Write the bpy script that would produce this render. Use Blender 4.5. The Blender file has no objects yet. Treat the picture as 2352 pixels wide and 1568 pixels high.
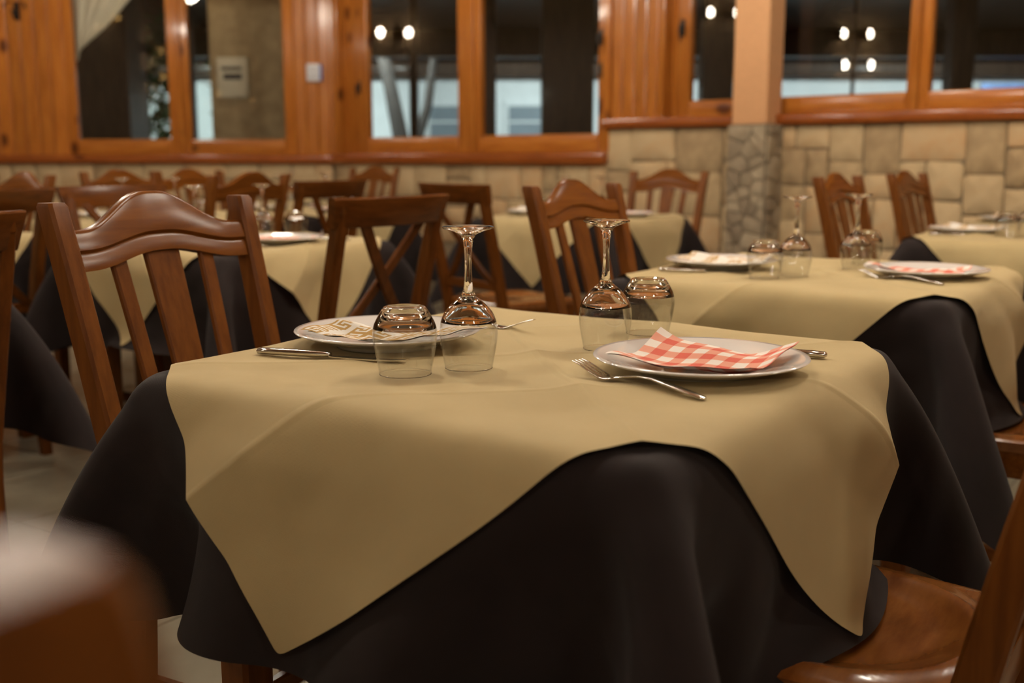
import bpy, math, random
import numpy as np
from mathutils import Vector, Matrix
from mathutils.bvhtree import BVHTree

random.seed(7)
rng = np.random.default_rng(7)
scene = bpy.context.scene
COL = scene.collection
PI = math.pi

# ------------------------------------------------------------------ camera, world, exposure
HC = 1.04                       # eye height of a seated guest
PITCH = math.radians(9.559)
cam_data = bpy.data.cameras.new('camera')
cam_data.sensor_width = 36.0
cam_data.lens = 2500.0 / 2352.0 * 36.0
cam_data.clip_start = 0.02
cam_data.dof.use_dof = True
cam_data.dof.focus_distance = 1.52
cam_data.dof.aperture_fstop = 3.4
cam_data.dof.aperture_blades = 0
camera = bpy.data.objects.new('camera', cam_data)
COL.objects.link(camera)
camera.location = (0, 0, HC)
camera.rotation_euler = (PI / 2 - PITCH, 0, 0)
scene.camera = camera

world = bpy.data.worlds.new('night')
scene.world = world
world.use_nodes = True
world.node_tree.nodes['Background'].inputs[0].default_value = (0.10, 0.16, 0.28, 1)
world.node_tree.nodes['Background'].inputs[1].default_value = 0.012

vs = scene.view_settings
vs.view_transform = 'Standard'
vs.look = 'None'
vs.gamma = 1.0
vs.use_curve_mapping = False
vs.exposure = 0.0

LAMP_W = 72.0                   # radiance of the white glass globes
LAMP_COL = (1.0, 0.91, 0.75, 1)
LAMPS = [(.85, 2.15), (-.45, 2.35), (1.15, 3.1), (-1.1, 3.5), (.3, 4.9), (-2.2, 4.6), (-1.4, 6.9), (2.3, 3.6), (2.3, 1.6), (-2.4, 2.0),
         (-1.2, -1.3), (1.3, -1.2), (-3.3, 6.6)]
LAMP_Z = 2.72
SCONCES = [(3.37, 2.09), (3.40, 2.44), (4.97, 2.66), (8.70, 2.40)]   # on the left wall: y, z

# ------------------------------------------------------------------ materials
def new_mat(name):
    m = bpy.data.materials.new(name)
    m.use_nodes = True
    nt = m.node_tree
    return m, nt, nt.nodes['Principled BSDF'], nt.links.new

def ramp(nt, stops):
    r = nt.nodes.new('ShaderNodeValToRGB')
    el = r.color_ramp.elements
    while len(el) < len(stops):
        el.new(0.5)
    for e, (p, c) in zip(el, stops):
        e.position = p
        e.color = (*c, 1)
    return r

def noise(nt, vec, scale, detail=4, rough=.5):
    n = nt.nodes.new('ShaderNodeTexNoise')
    n.inputs['Scale'].default_value = scale
    n.inputs['Detail'].default_value = detail
    n.inputs['Roughness'].default_value = rough
    if vec is not None:
        nt.links.new(vec, n.inputs['Vector'])
    return n

def mapping(nt, out, scale, rot=(0, 0, 0)):
    mp = nt.nodes.new('ShaderNodeMapping')
    mp.inputs['Scale'].default_value = scale
    mp.inputs['Rotation'].default_value = rot
    nt.links.new(out, mp.inputs['Vector'])
    return mp.outputs[0]

def bump(nt, height, strength, dist=.002):
    b = nt.nodes.new('ShaderNodeBump')
    b.inputs['Strength'].default_value = strength
    b.inputs['Distance'].default_value = dist
    nt.links.new(height, b.inputs['Height'])
    nt.links.new(b.outputs[0], nt.nodes['Principled BSDF'].inputs['Normal'])
    return b

def wood(name, stops, stretch, rough=.24, coat=.0, knots=False, vary=0.0, scale=1.0):
    m, nt, p, L = new_mat(name)
    tc = nt.nodes.new('ShaderNodeTexCoord')
    oi = nt.nodes.new('ShaderNodeObjectInfo')
    add = nt.nodes.new('ShaderNodeVectorMath')
    add.operation = 'ADD'
    mul = nt.nodes.new('ShaderNodeVectorMath')
    mul.operation = 'SCALE'
    comb = nt.nodes.new('ShaderNodeCombineXYZ')
    for i in range(3):
        L(oi.outputs['Random'], comb.inputs[i])
    mul.inputs[3].default_value = 13.0
    L(comb.outputs[0], mul.inputs[0])
    L(tc.outputs['Object'], add.inputs[0])
    L(mul.outputs[0], add.inputs[1])
    v = mapping(nt, add.outputs[0], tuple(s * scale for s in stretch))
    n = noise(nt, v, 4.0, 6, .6)
    r = ramp(nt, stops)
    L(n.outputs['Fac'], r.inputs[0])
    col = r.outputs[0]
    if knots:
        vo = nt.nodes.new('ShaderNodeTexVoronoi')
        vo.inputs['Scale'].default_value = 1.0
        kv = mapping(nt, add.outputs[0], tuple(4.2 if s > 1.5 else 2.4 for s in stretch))
        L(kv, vo.inputs['Vector'])
        kr = ramp(nt, [(0.0, (0, 0, 0)), (.10, (.15, .15, .15)), (.17, (1, 1, 1))])
        L(vo.outputs['Distance'], kr.inputs[0])
        mx = nt.nodes.new('ShaderNodeMix')
        mx.data_type = 'RGBA'
        mx.inputs[6].default_value = (.09, .022, .006, 1)
        L(kr.outputs[0], mx.inputs[0])
        L(col, mx.inputs[7])
        col = mx.outputs[2]
    if vary:
        hs = nt.nodes.new('ShaderNodeHueSaturation')
        mr = nt.nodes.new('ShaderNodeMapRange')
        mr.inputs[3].default_value = 1 - vary
        mr.inputs[4].default_value = 1 + vary
        L(oi.outputs['Random'], mr.inputs[0])
        L(mr.outputs[0], hs.inputs['Value'])
        L(col, hs.inputs['Color'])
        col = hs.outputs[0]
    L(col, p.inputs['Base Color'])
    p.inputs['Roughness'].default_value = rough
    p.inputs['Coat Weight'].default_value = coat
    p.inputs['Coat Roughness'].default_value = .12
    p.inputs['Specular IOR Level'].default_value = .22
    bump(nt, n.outputs['Fac'], .12, .0015)
    return m

CH = [(.25, (.095, .028, .0045)), (.5, (.155, .049, .0075)), (.75, (.205, .070, .011))]
CHD = [(.25, (.065, .019, .004)), (.5, (.11, .034, .006)), (.75, (.15, .048, .009))]
PINE = [(.22, (.30, .088, .012)), (.5, (.44, .145, .021)), (.8, (.58, .225, .040))]
SILL = [(.25, (.20, .048, .009)), (.5, (.29, .075, .013)), (.8, (.38, .11, .018))]
MAT = {}
MAT['wood_v'] = wood('chair_wood_upright', CH, (14, 14, 1.3), rough=.36, vary=.08)
MAT['wood_h'] = wood('chair_wood_rail', CH, (1.3, 14, 14), vary=.08)
MAT['wood_seat'] = wood('chair_wood_seat', [(.25, (.14, .042, .008)), (.5, (.215, .073, .015)), (.75, (.28, .105, .022))], (2.2, 9, 9), rough=.22, coat=.7, vary=.05)
MAT['cross_v'] = wood('cross_chair_wood_upright', CHD, (14, 14, 1.3), vary=.1)
MAT['cross_h'] = wood('cross_chair_wood_rail', CHD, (1.3, 14, 14), vary=.1)
MAT['pine_v'] = wood('pine_upright', PINE, (9, 9, .8), rough=.3, coat=.5, knots=True, vary=.12)
MAT['pine_h'] = wood('pine_rail', PINE, (.8, 9, 9), rough=.3, coat=.5, knots=True, vary=.10)
MAT['sill'] = wood('pine_sill', SILL, (.8, 9, 9), rough=.25, coat=.6, knots=True)
MAT['dark_timber'] = wood('terrace_timber', [(.3, (.035, .022, .016)), (.7, (.075, .048, .033))], (8, 8, .9), rough=.5, coat=.1)
MAT['ceiling'] = wood('ceiling_boards', [(.3, (.12, .045, .012)), (.7, (.19, .08, .024))], (1, 8, 8), rough=.5, coat=.1)

def plain(name, col, rough=.5, metal=0., coat=0., emit=None, noise_amt=0., nscale=30):
    m, nt, p, L = new_mat(name)
    p.inputs['Roughness'].default_value = rough
    p.inputs['Metallic'].default_value = metal
    p.inputs['Coat Weight'].default_value = coat
    if noise_amt:
        tc = nt.nodes.new('ShaderNodeTexCoord')
        n = noise(nt, tc.outputs['Object'], nscale, 5, .6)
        r = ramp(nt, [(.3, tuple(c * (1 - noise_amt) for c in col)), (.7, tuple(min(1, c * (1 + noise_amt)) for c in col))])
        L(n.outputs['Fac'], r.inputs[0])
        L(r.outputs[0], p.inputs['Base Color'])
        bump(nt, n.outputs['Fac'], .2, .002)
    else:
        p.inputs['Base Color'].default_value = (*col, 1)
    if emit:
        p.inputs['Emission Color'].default_value = (*emit[0], 1)
        p.inputs['Emission Strength'].default_value = emit[1]
    return m

def cloth_mat(name, col, rough, weave, mottling, sheen, creased=False):
    m, nt, p, L = new_mat(name)
    uv = nt.nodes.new('ShaderNodeUVMap')
    uv.uv_map = 'cloth'
    n = noise(nt, uv.outputs[0], 7.0, 4, .55)
    r = ramp(nt, [(.3, tuple(c * (1 - mottling) for c in col)), (.7, tuple(min(1, c * (1 + mottling)) for c in col))])
    L(n.outputs['Fac'], r.inputs[0])
    L(r.outputs[0], p.inputs['Base Color'])
    p.inputs['Roughness'].default_value = rough
    p.inputs['Specular IOR Level'].default_value = .25
    p.inputs['Sheen Weight'].default_value = sheen
    p.inputs['Sheen Roughness'].default_value = .5
    w1 = nt.nodes.new('ShaderNodeTexWave')
    w1.inputs['Scale'].default_value = weave
    w1.bands_direction = 'DIAGONAL'
    L(uv.outputs[0], w1.inputs['Vector'])
    wr = noise(nt, uv.outputs[0], 9.0, 3, .5)
    mxa = nt.nodes.new('ShaderNodeMath')
    mxa.operation = 'MULTIPLY_ADD'
    L(wr.outputs['Fac'], mxa.inputs[0])
    mxa.inputs[1].default_value = 22.0
    L(w1.outputs['Fac'], mxa.inputs[2])
    h = mxa.outputs[0]
    if creased:                      # pressed fold lines of the cloth, parallel to its sides
        sep = nt.nodes.new('ShaderNodeSeparateXYZ')
        L(uv.outputs[0], sep.inputs[0])
        for ax, c in ((0, 0.), (1, 0.), (1, -.25), (1, .25)):
            d = nt.nodes.new('ShaderNodeMath'); d.operation = 'SUBTRACT'
            L(sep.outputs[ax], d.inputs[0]); d.inputs[1].default_value = c
            ab = nt.nodes.new('ShaderNodeMath'); ab.operation = 'ABSOLUTE'
            L(d.outputs[0], ab.inputs[0])
            mr = nt.nodes.new('ShaderNodeMapRange')
            mr.inputs[2].default_value = .009
            mr.inputs[3].default_value = 7.0
            mr.inputs[4].default_value = 0.0
            L(ab.outputs[0], mr.inputs[0])
            ad = nt.nodes.new('ShaderNodeMath'); ad.operation = 'ADD'
            L(h, ad.inputs[0]); L(mr.outputs[0], ad.inputs[1])
            h = ad.outputs[0]
    bump(nt, h, .35, .0006)
    return m

MAT['beige'] = cloth_mat('beige_nonwoven_cloth', (.49, .385, .195), .8, 330, .05, .08, creased=True)
MAT['dark'] = cloth_mat('dark_brown_nonwoven_cloth', (.0150, .0092, .0088), .8, 330, .25, .05)
MAT['plate'] = plain('white_glazed_ceramic', (.78, .76, .73), .12, coat=.6)
MAT['steel'] = plain('polished_steel', (.62, .60, .57), .16, metal=1.)
MAT['iron'] = plain('black_iron', (.018, .015, .013), .45, metal=.6)
MAT['switch'] = plain('white_plastic', (.72, .72, .74), .35)
MAT['switch_blue'] = plain('blue_plastic', (.05, .13, .48), .35)
MAT['switch_key'] = plain('grey_plastic_key', (.52, .52, .55), .4)
MAT['plaster'] = plain('peach_plaster', (.74, .40, .195), .7, noise_amt=.05, nscale=40)
MAT['mortar'] = plain('mortar', (.24, .18, .11), .9, noise_amt=.2, nscale=60)
MAT['mortar_dark'] = plain('pillar_mortar', (.10, .082, .058), .9, noise_amt=.3, nscale=60)
MAT['wall_plain'] = plain('ochre_plaster', (.26, .17, .085), .8, noise_amt=.05, nscale=20)
MAT['white_wall'] = plain('whitewashed_wall', (.72, .76, .78), .8, noise_amt=.06, nscale=6)
MAT['grille'] = plain('grey_shutter', (.20, .25, .29), .6, noise_amt=.1, nscale=8)
MAT['asphalt'] = plain('asphalt', (.05, .05, .05), .9, noise_amt=.2, nscale=20)
MAT['foliage'] = plain('foliage', (.06, .14, .05), .6, noise_amt=.4, nscale=12)
MAT['bark'] = plain('bark', (.022, .018, .015), .9, noise_amt=.4, nscale=20)
MAT['notice'] = plain('notice_paper', (.70, .62, .46), .7, noise_amt=.03)
MAT['ink'] = plain('dark_print', (.07, .06, .055), .7)
MAT['curtain'] = plain('cream_voile', (.75, .68, .52), .8)
MAT['brass'] = plain('aged_brass', (.30, .19, .07), .35, metal=1.)
MAT['cord'] = plain('black_cord', (.015, .014, .013), .6)
MAT['blue_sign'] = plain('blue_board', (.05, .10, .22), .6, noise_amt=.3, nscale=4)

def stone_mat(name, stops, scale):
    m, nt, p, L = new_mat(name)
    tc = nt.nodes.new('ShaderNodeTexCoord')
    oi = nt.nodes.new('ShaderNodeObjectInfo')
    n = noise(nt, tc.outputs['Object'], scale, 6, .6)
    mx = nt.nodes.new('ShaderNodeMath')
    mx.operation = 'MULTIPLY_ADD'
    L(n.outputs['Fac'], mx.inputs[0])
    mx.inputs[1].default_value = .75
    sub = nt.nodes.new('ShaderNodeMapRange')
    sub.inputs[3].default_value = -.14
    sub.inputs[4].default_value = .40
    L(oi.outputs['Random'], sub.inputs[0])
    L(sub.outputs[0], mx.inputs[2])
    r = ramp(nt, stops)
    L(mx.outputs[0], r.inputs[0])
    L(r.outputs[0], p.inputs['Base Color'])
    p.inputs['Roughness'].default_value = .85
    bump(nt, n.outputs['Fac'], .6, .012)
    return m
MAT['stone'] = stone_mat('sandstone', [(.15, (.30, .20, .105)), (.4, (.47, .34, .185)), (.6, (.56, .42, .24)), (.85, (.55, .345, .17))], 9)
MAT['flag'] = stone_mat('pillar_flagstone', [(.15, (.20, .15, .10)), (.5, (.32, .25, .165)), (.85, (.42, .34, .23))], 14)

def tile_mat():
    m, nt, p, L = new_mat('floor_tile')
    tc = nt.nodes.new('ShaderNodeTexCoord')
    geo = nt.nodes.new('ShaderNodeNewGeometry')
    n = noise(nt, geo.outputs['Position'], 5, 6, .6)
    r = ramp(nt, [(.3, (.17, .148, .105)), (.7, (.25, .222, .162))])
    L(n.outputs['Fac'], r.inputs[0])
    L(r.outputs[0], p.inputs['Base Color'])
    p.inputs['Roughness'].default_value = .3
    return m
MAT['tile'] = tile_mat()
MAT['grout'] = plain('grout', (.16, .14, .11), .9)

def glass_thin(name, ior=1.45, tint=(.985, .985, .985)):
    m = bpy.data.materials.new(name)
    m.use_nodes = True
    nt = m.node_tree
    nt.nodes.clear()
    out = nt.nodes.new('ShaderNodeOutputMaterial')
    mix = nt.nodes.new('ShaderNodeMixShader')
    tr = nt.nodes.new('ShaderNodeBsdfTransparent')
    tr.inputs[0].default_value = (*tint, 1)
    gl = nt.nodes.new('ShaderNodeBsdfGlossy')
    gl.inputs['Roughness'].default_value = 0.0
    fr = nt.nodes.new('ShaderNodeFresnel')
    fr.inputs['IOR'].default_value = ior
    geo = nt.nodes.new('ShaderNodeNewGeometry')      # same reflectance from either side of the thin wall
    mr = nt.nodes.new('ShaderNodeMapRange')
    mr.inputs[3].default_value = ior
    mr.inputs[4].default_value = 1 / ior
    nt.links.new(geo.outputs['Backfacing'], mr.inputs[0])
    nt.links.new(mr.outputs[0], fr.inputs['IOR'])
    nt.links.new(fr.outputs[0], mix.inputs[0])
    nt.links.new(tr.outputs[0], mix.inputs[1])
    nt.links.new(gl.outputs[0], mix.inputs[2])
    nt.links.new(mix.outputs[0], out.inputs[0])
    return m
MAT['glass_wall'] = glass_thin('drinking_glass_wall', 1.6, (.975, .978, .975))
MAT['pane'] = glass_thin('window_glass', 1.5, (.96, .97, .97))
mg, ntg, pg, Lg = new_mat('drinking_glass_solid')
pg.inputs['Base Color'].default_value = (1, 1, 1, 1)
pg.inputs['Roughness'].default_value = 0.0
pg.inputs['IOR'].default_value = 1.5
pg.inputs['Transmission Weight'].default_value = 1.0
MAT['glass_solid'] = mg

def emitter(name, col, strength):
    m, nt, p, L = new_mat(name)
    p.inputs['Base Color'].default_value = (.8, .8, .8, 1)
    p.inputs['Emission Color'].default_value = col
    p.inputs['Emission Strength'].default_value = strength
    return m
MAT['sconce_bulb'] = emitter('sconce_bulb', LAMP_COL, 110.0)
MAT['bulb'] = emitter('warm_bulb', LAMP_COL, LAMP_W)

def gingham():
    m, nt, p, L = new_mat('red_gingham_napkin')
    uv = nt.nodes.new('ShaderNodeUVMap')
    uv.uv_map = 'cloth'
    sep = nt.nodes.new('ShaderNodeSeparateXYZ')
    L(uv.outputs[0], sep.inputs[0])
    outs = []
    for i in (0, 1):
        a = nt.nodes.new('ShaderNodeMath'); a.operation = 'MULTIPLY'
        L(sep.outputs[i], a.inputs[0]); a.inputs[1].default_value = (4.4, 5.6)[i]
        f = nt.nodes.new('ShaderNodeMath'); f.operation = 'FRACT'
        L(a.outputs[0], f.inputs[0])
        g = nt.nodes.new('ShaderNodeMath'); g.operation = 'GREATER_THAN'
        L(f.outputs[0], g.inputs[0]); g.inputs[1].default_value = .5
        outs.append(g)
    s = nt.nodes.new('ShaderNodeMath'); s.operation = 'ADD'
    L(outs[0].outputs[0], s.inputs[0]); L(outs[1].outputs[0], s.inputs[1])
    h = nt.nodes.new('ShaderNodeMath'); h.operation = 'MULTIPLY'
    L(s.outputs[0], h.inputs[0]); h.inputs[1].default_value = .5
    r = ramp(nt, [(0, (.80, .74, .68)), (.5, (.74, .30, .20)), (1, (.66, .075, .035))])
    r.color_ramp.interpolation = 'CONSTANT'
    r.color_ramp.elements[1].position = .4
    r.color_ramp.elements[2].position = .9
    L(h.outputs[0], r.inputs[0])
    w = nt.nodes.new('ShaderNodeTexWave'); w.inputs['Scale'].default_value = 40
    w.inputs['Distortion'].default_value = 6
    L(uv.outputs[0], w.inputs['Vector'])
    mx = nt.nodes.new('ShaderNodeMix'); mx.data_type = 'RGBA'
    L(r.outputs[0], mx.inputs[6]); mx.inputs[7].default_value = (.80, .72, .66, 1)
    mm = nt.nodes.new('ShaderNodeMath'); mm.operation = 'MULTIPLY'
    L(w.outputs['Fac'], mm.inputs[0]); mm.inputs[1].default_value = .14
    L(mm.outputs[0], mx.inputs[0])
    L(mx.outputs[2], p.inputs['Base Color'])
    p.inputs['Roughness'].default_value = .85
    return m
MAT['gingham'] = gingham()
MAT['paper'] = plain('white_paper_napkin', (.80, .77, .71), .85)
MAT['paper_key'] = plain('tan_meander_print', (.50, .31, .10), .85)

# ------------------------------------------------------------------ mesh helpers
class MB:
    def __init__(self):
        self.v, self.f = [], []
    def add(self, vs_, fs_):
        o = len(self.v)
        self.v += [tuple(map(float, x)) for x in vs_]
        self.f += [tuple(i + o for i in f) for f in fs_]
        return self
    def loft(self, loops, caps=True, closed=True):
        n = len(loops[0])
        vs_ = [p for l in loops for p in l]
        fs_ = []
        for k in range(len(loops) - 1):
            for i in range(n if closed else n - 1):
                j = (i + 1) % n
                fs_.append((k * n + i, k * n + j, (k + 1) * n + j, (k + 1) * n + i))
        if caps:
            fs_.append(tuple(range(n - 1, -1, -1)))
            fs_.append(tuple((len(loops) - 1) * n + i for i in range(n)))
        return self.add(vs_, fs_)
    def box(self, x0, x1, y0, y1, z0, z1, c=.0):
        if c <= 0:
            return self.add([(x0, y0, z0), (x1, y0, z0), (x1, y1, z0), (x0, y1, z0), (x0, y0, z1), (x1, y0, z1), (x1, y1, z1), (x0, y1, z1)],
                            [(3, 2, 1, 0), (4, 5, 6, 7), (0, 1, 5, 4), (1, 2, 6, 5), (2, 3, 7, 6), (3, 0, 4, 7)])
        def ring(i, z):
            return [(x0 + i, y0 + c, z), (x0 + c, y0 + i, z), (x1 - c, y0 + i, z), (x1 - i, y0 + c, z), (x1 - i, y1 - c, z), (x1 - c, y1 - i, z), (x0 + c, y1 - i, z), (x0 + i, y1 - c, z)]
        return self.loft([ring(c * .6, z0), ring(0, z0 + c), ring(0, z1 - c), ring(c * .6, z1)])
    def post(self, path, sizes, c=.005, axis='z'):
        """rectangular bar with chamfers along a path; w across x, d across y (axis z), or across y,z (axis x), or x,z (axis y)"""
        loops = []
        for (x, y, z), (w, d) in zip(path, sizes):
            w2, d2 = w / 2, d / 2
            o = [(-w2 + c, -d2), (w2 - c, -d2), (w2, -d2 + c), (w2, d2 - c), (w2 - c, d2), (-w2 + c, d2), (-w2, d2 - c), (-w2, -d2 + c)]
            if axis == 'z':
                loops.append([(x + a, y + b, z) for a, b in o])
            elif axis == 'x':
                loops.append([(x, y + a, z + b) for a, b in o])
            else:
                loops.append([(x - a, y, z + b) for a, b in o])
        return self.loft(loops)
    def lathe(self, prof, n=32, caps=True, c=(0, 0, 0)):
        loops = [[(c[0] + r * math.cos(2 * PI * i / n), c[1] + r * math.sin(2 * PI * i / n), c[2] + z) for i in range(n)] for r, z in prof]
        return self.loft(loops, caps)
    def mesh(self, name, mat, smooth=35):
        me = bpy.data.meshes.new(name)
        me.from_pydata(self.v, [], self.f)
        for m in (mat if isinstance(mat, (list, tuple)) else [mat]):
            me.materials.append(MAT[m])
        if smooth:
            me.polygons.foreach_set('use_smooth', [True] * len(me.polygons))
            me.set_sharp_from_angle(angle=math.radians(smooth))
        me.update()
        return me
    def obj(self, name, mat, parent=None, smooth=35, loc=None, rot=None):
        return link(name, self.mesh(name, mat, smooth), parent, loc, rot)

def link(name, data, parent=None, loc=None, rot=None):
    o = bpy.data.objects.new(name, data)
    COL.objects.link(o)
    if parent is not None:
        o.parent = parent
    if loc is not None:
        o.location = loc
    if rot is not None:
        o.rotation_euler = rot
    return o

def tag(o, label, cat, group=None, kind=None):
    o['label'] = label
    o['category'] = cat
    if group:
        o['group'] = group
    if kind:
        o['kind'] = kind
    return o

def struct(o, label=None):
    o['kind'] = 'structure'
    if label:
        o['label'] = label
    return o

def thing(name, label, cat, loc, rz=0., group=None):
    o = link(name, None, None, loc, (0, 0, rz))
    return tag(o, label, cat, group)

def copy_tree(root, loc, rz, label, group=None):
    r = root.copy()
    COL.objects.link(r)
    r.location = loc
    r.rotation_euler = (0, 0, rz)
    r['label'] = label
    if group:
        r['group'] = group
    for ch in list(root.children):
        c = ch.copy()
        COL.objects.link(c)
        c.parent = r
        for g in list(ch.children):
            d = g.copy()
            COL.objects.link(d)
            d.parent = c
    return r

# ------------------------------------------------------------------ the room shell
PHI = math.radians(-34.5)                       # every table stands at this angle
E1 = np.array([math.cos(PHI), math.sin(PHI)])
E2 = np.array([-math.sin(PHI), math.cos(PHI)])
WD = np.array([.74, -.673]); WD /= np.linalg.norm(WD)      # run of the right-hand window wall
WN = np.array([WD[1], -WD[0]])                             # its inner face normal
WO = np.array([1.55, 6.3])
WALLS = {'back': (np.array([0., 9.04]), np.array([1., 0.]), np.array([0., -1.])), 'right': (WO, WD, WN)}
S0 = (-1.462 - WO[0]) / WD[0]                    # corner where the two walls meet
CEIL = 3.05

def wall_empty(side):
    o, w, n = WALLS[side]
    return (o[0], o[1], 0), math.atan2(w[1], w[0])
# in a wall's own frame x runs along it, -y points into the room
def wparent(name, side):
    loc, rz = wall_empty(side)
    return link(name, None, None, loc, (0, 0, rz))

def wbox(m, s0, s1, n0, n1, z0, z1, c=.004):
    return m.box(s0, s1, -n1, -n0, z0, z1, c)

def pack_stones(s0, s1, z0, z1, cell=.066, seed=1):
    r = random.Random(seed)
    nx, nz = max(1, round((s1 - s0) / cell)), max(1, round((z1 - z0) / cell))
    cx, cz = (s1 - s0) / nx, (z1 - z0) / nz
    used = [[False] * nx for _ in range(nz)]
    out = []
    for k in range(nz - 1, -1, -1):
        for i in range(nx):
            if used[k][i]:
                continue
            w, h = r.choice([(3, 2), (4, 3), (2, 3), (4, 2), (5, 3), (3, 3), (2, 2), (3, 4), (5, 4)])
            ww = 0
            while ww < w and i + ww < nx and not used[k][i + ww]:
                ww += 1
            hh = 0
            while hh < h and k - hh >= 0 and all(not used[k - hh][i + q] for q in range(ww)):
                hh += 1
            for a in range(hh):
                for b in range(ww):
                    used[k - a][i + b] = True
            out.append((s0 + i * cx, s0 + (i + ww) * cx, z0 + (k - hh + 1) * cz, z0 + (k + 1) * cz))
    return out

def stone_obj(parent, s0, s1, z0, z1, rr, base=.0, proud=.013):
    g = .0045
    x0, x1, y0, y1 = s0 + g, s1 - g, z0 + g, z1 - g
    cxm, czm = (x0 + x1) / 2, (y0 + y1) / 2
    c = min(x1 - x0, y1 - y0) * rr.uniform(.05, .12)
    raw = [(x0, y0 + c), (x0 + c * .5, y0 + c * .3), (x0 + c, y0), (x1 - c, y0), (x1 - c * .4, y0 + c * .3), (x1, y0 + c),
           (x1, y1 - c), (x1 - c * .4, y1 - c * .35), (x1 - c, y1), (x0 + c, y1), (x0 + c * .5, y1 - c * .3), (x0, y1 - c)]
    ring = [(a + rr.uniform(-.006, .006), b + rr.uniform(-.006, .006)) for a, b in raw]
    pr = proud * rr.uniform(.7, 1.3)
    def lp(f, d):
        return [((a - cxm) * f, -d, (b - czm) * f) for a, b in ring]
    m = MB()
    m.loft([lp(1, 0), lp(1, pr * .55), lp(.94, pr * .92)], caps=False)
    n = len(ring)
    o = len(m.v)
    m.v.append((0, -pr * 1.08, 0))
    m.f += [(o - n + i, o - n + (i + 1) % n, o) for i in range(n)]
    return m.obj('stone', 'stone', parent, 50, (cxm, -base, czm))

rr = random.Random(5)
# floor: grout bed with single tiles near the tables and one field beyond
floor = struct(MB().box(-5.2, 4.6, -3.4, 10, -.12, -.004).obj('floor', 'grout', None, 0), 'pale stone-look tiled floor of the dining room')
TS = .46
tile_mesh = MB().box(-TS / 2 + .0025, TS / 2 - .0025, -TS / 2 + .0025, TS / 2 - .0025, -.004, 0, .0012).mesh('floor_tile', 'tile', 30)
field = MB()
ntile = 0
cand = []
for i in range(-16, 22):
    for j in range(-12, 26):
        c = E1 * (i * TS + .1) + E2 * (j * TS + .07)
        if not (-4.9 < c[0] < 4.3 and -3.1 < c[1] < 8.7):
            continue
        if (c - WO) @ WN < .35:
            continue
        seen = c[1] > 1.2 and abs(c[0]) < c[1] * .56 + .4 and c[1] < 5.2
        if seen:
            t = link('tile', tile_mesh, floor, (c[0], c[1], 0), (0, 0, PHI))
            ntile += 1
        else:
            q = [c + E1 * a + E2 * b for a, b in ((-.2275, -.2275), (.2275, -.2275), (.2275, .2275), (-.2275, .2275))]
            field.add([(p[0], p[1], -.0005) for p in q], [(0, 1, 2, 3)])
fo = field.obj('tile_field', 'tile', floor, 0)
fo['kind'] = 'stuff'

struct(MB().box(-5.2, 4.6, -3.4, 9.3, CEIL, CEIL + .1).obj('ceiling', 'ceiling', None, 0), 'boarded pine ceiling')
struct(MB().box(-5.0, -4.8, -3.4, 9.2, 0, CEIL).obj('wall_left', 'wall_plain', None, 0), 'ochre plaster side wall')
struct(MB().box(-5.0, 4.4, -3.4, -3.2, 0, CEIL).obj('wall_front', 'wall_plain', None, 0), 'ochre plaster wall behind the viewer')
S_END = 3.3
pe = WO + WD * S_END
struct(MB().box(pe[0] - .02, pe[0] + .2, -3.4, pe[1] + .1, 0, CEIL).obj('wall_end', 'wall_plain', None, 0), 'ochre plaster wall at the right')

# --- back wall (frontal)
wb = struct(wparent('wall_back', 'back'), 'pine and sandstone wall at the back')
m = MB(); wbox(m, -4.9, -1.40, -.22, 0, 0, 1.0, 0); m.obj('stone_backing', 'mortar', wb, 0)
for st in pack_stones(-4.85, -1.47, .30, 1.0, .068, 3):
    stone_obj(wb, *st, rr)
m = MB(); wbox(m, -4.9, -1.40, -.22, -.02, 2.62, CEIL, 0); m.obj('lintel', 'pine_h', wb, 0)
m = MB(); wbox(m, -4.9, -3.62, -.22, -.02, 1.0, 2.7, 0); m.obj('backing', 'pine_v', wb, 0)
m = MB(); wbox(m, -1.76, -1.40, -.22, -.02, 1.0, 2.7, 0); m.obj('backing', 'pine_v', wb, 0)
m = MB(); wbox(m, -4.9, -1.46, -.02, .07, 1.0, 1.065, .01); m.obj('sill', 'sill', wb)
def boards(parent, s0, s1, z0, z1, n0, nb):
    w = (s1 - s0) / nb
    for i in range(nb):
        a, b = s0 + i * w + .002, s0 + (i + 1) * w - .002
        m = MB()
        y0 = -n0 - .018
        loops = []
        for z in (z0, z1):
            loops.append([(a, -n0, z), (a, y0 + .009, z), (a + .011, y0, z), (b - .011, y0, z), (b, y0 + .009, z), (b, -n0, z)])
        m.loft(loops)
        m.obj('board', 'pine_v', parent, 30)
boards(wb, -4.85, -3.62, 1.066, 2.7, -.02, 11)
boards(wb, -1.765, -1.475, 1.066, 2.7, -.02, 3)

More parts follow.
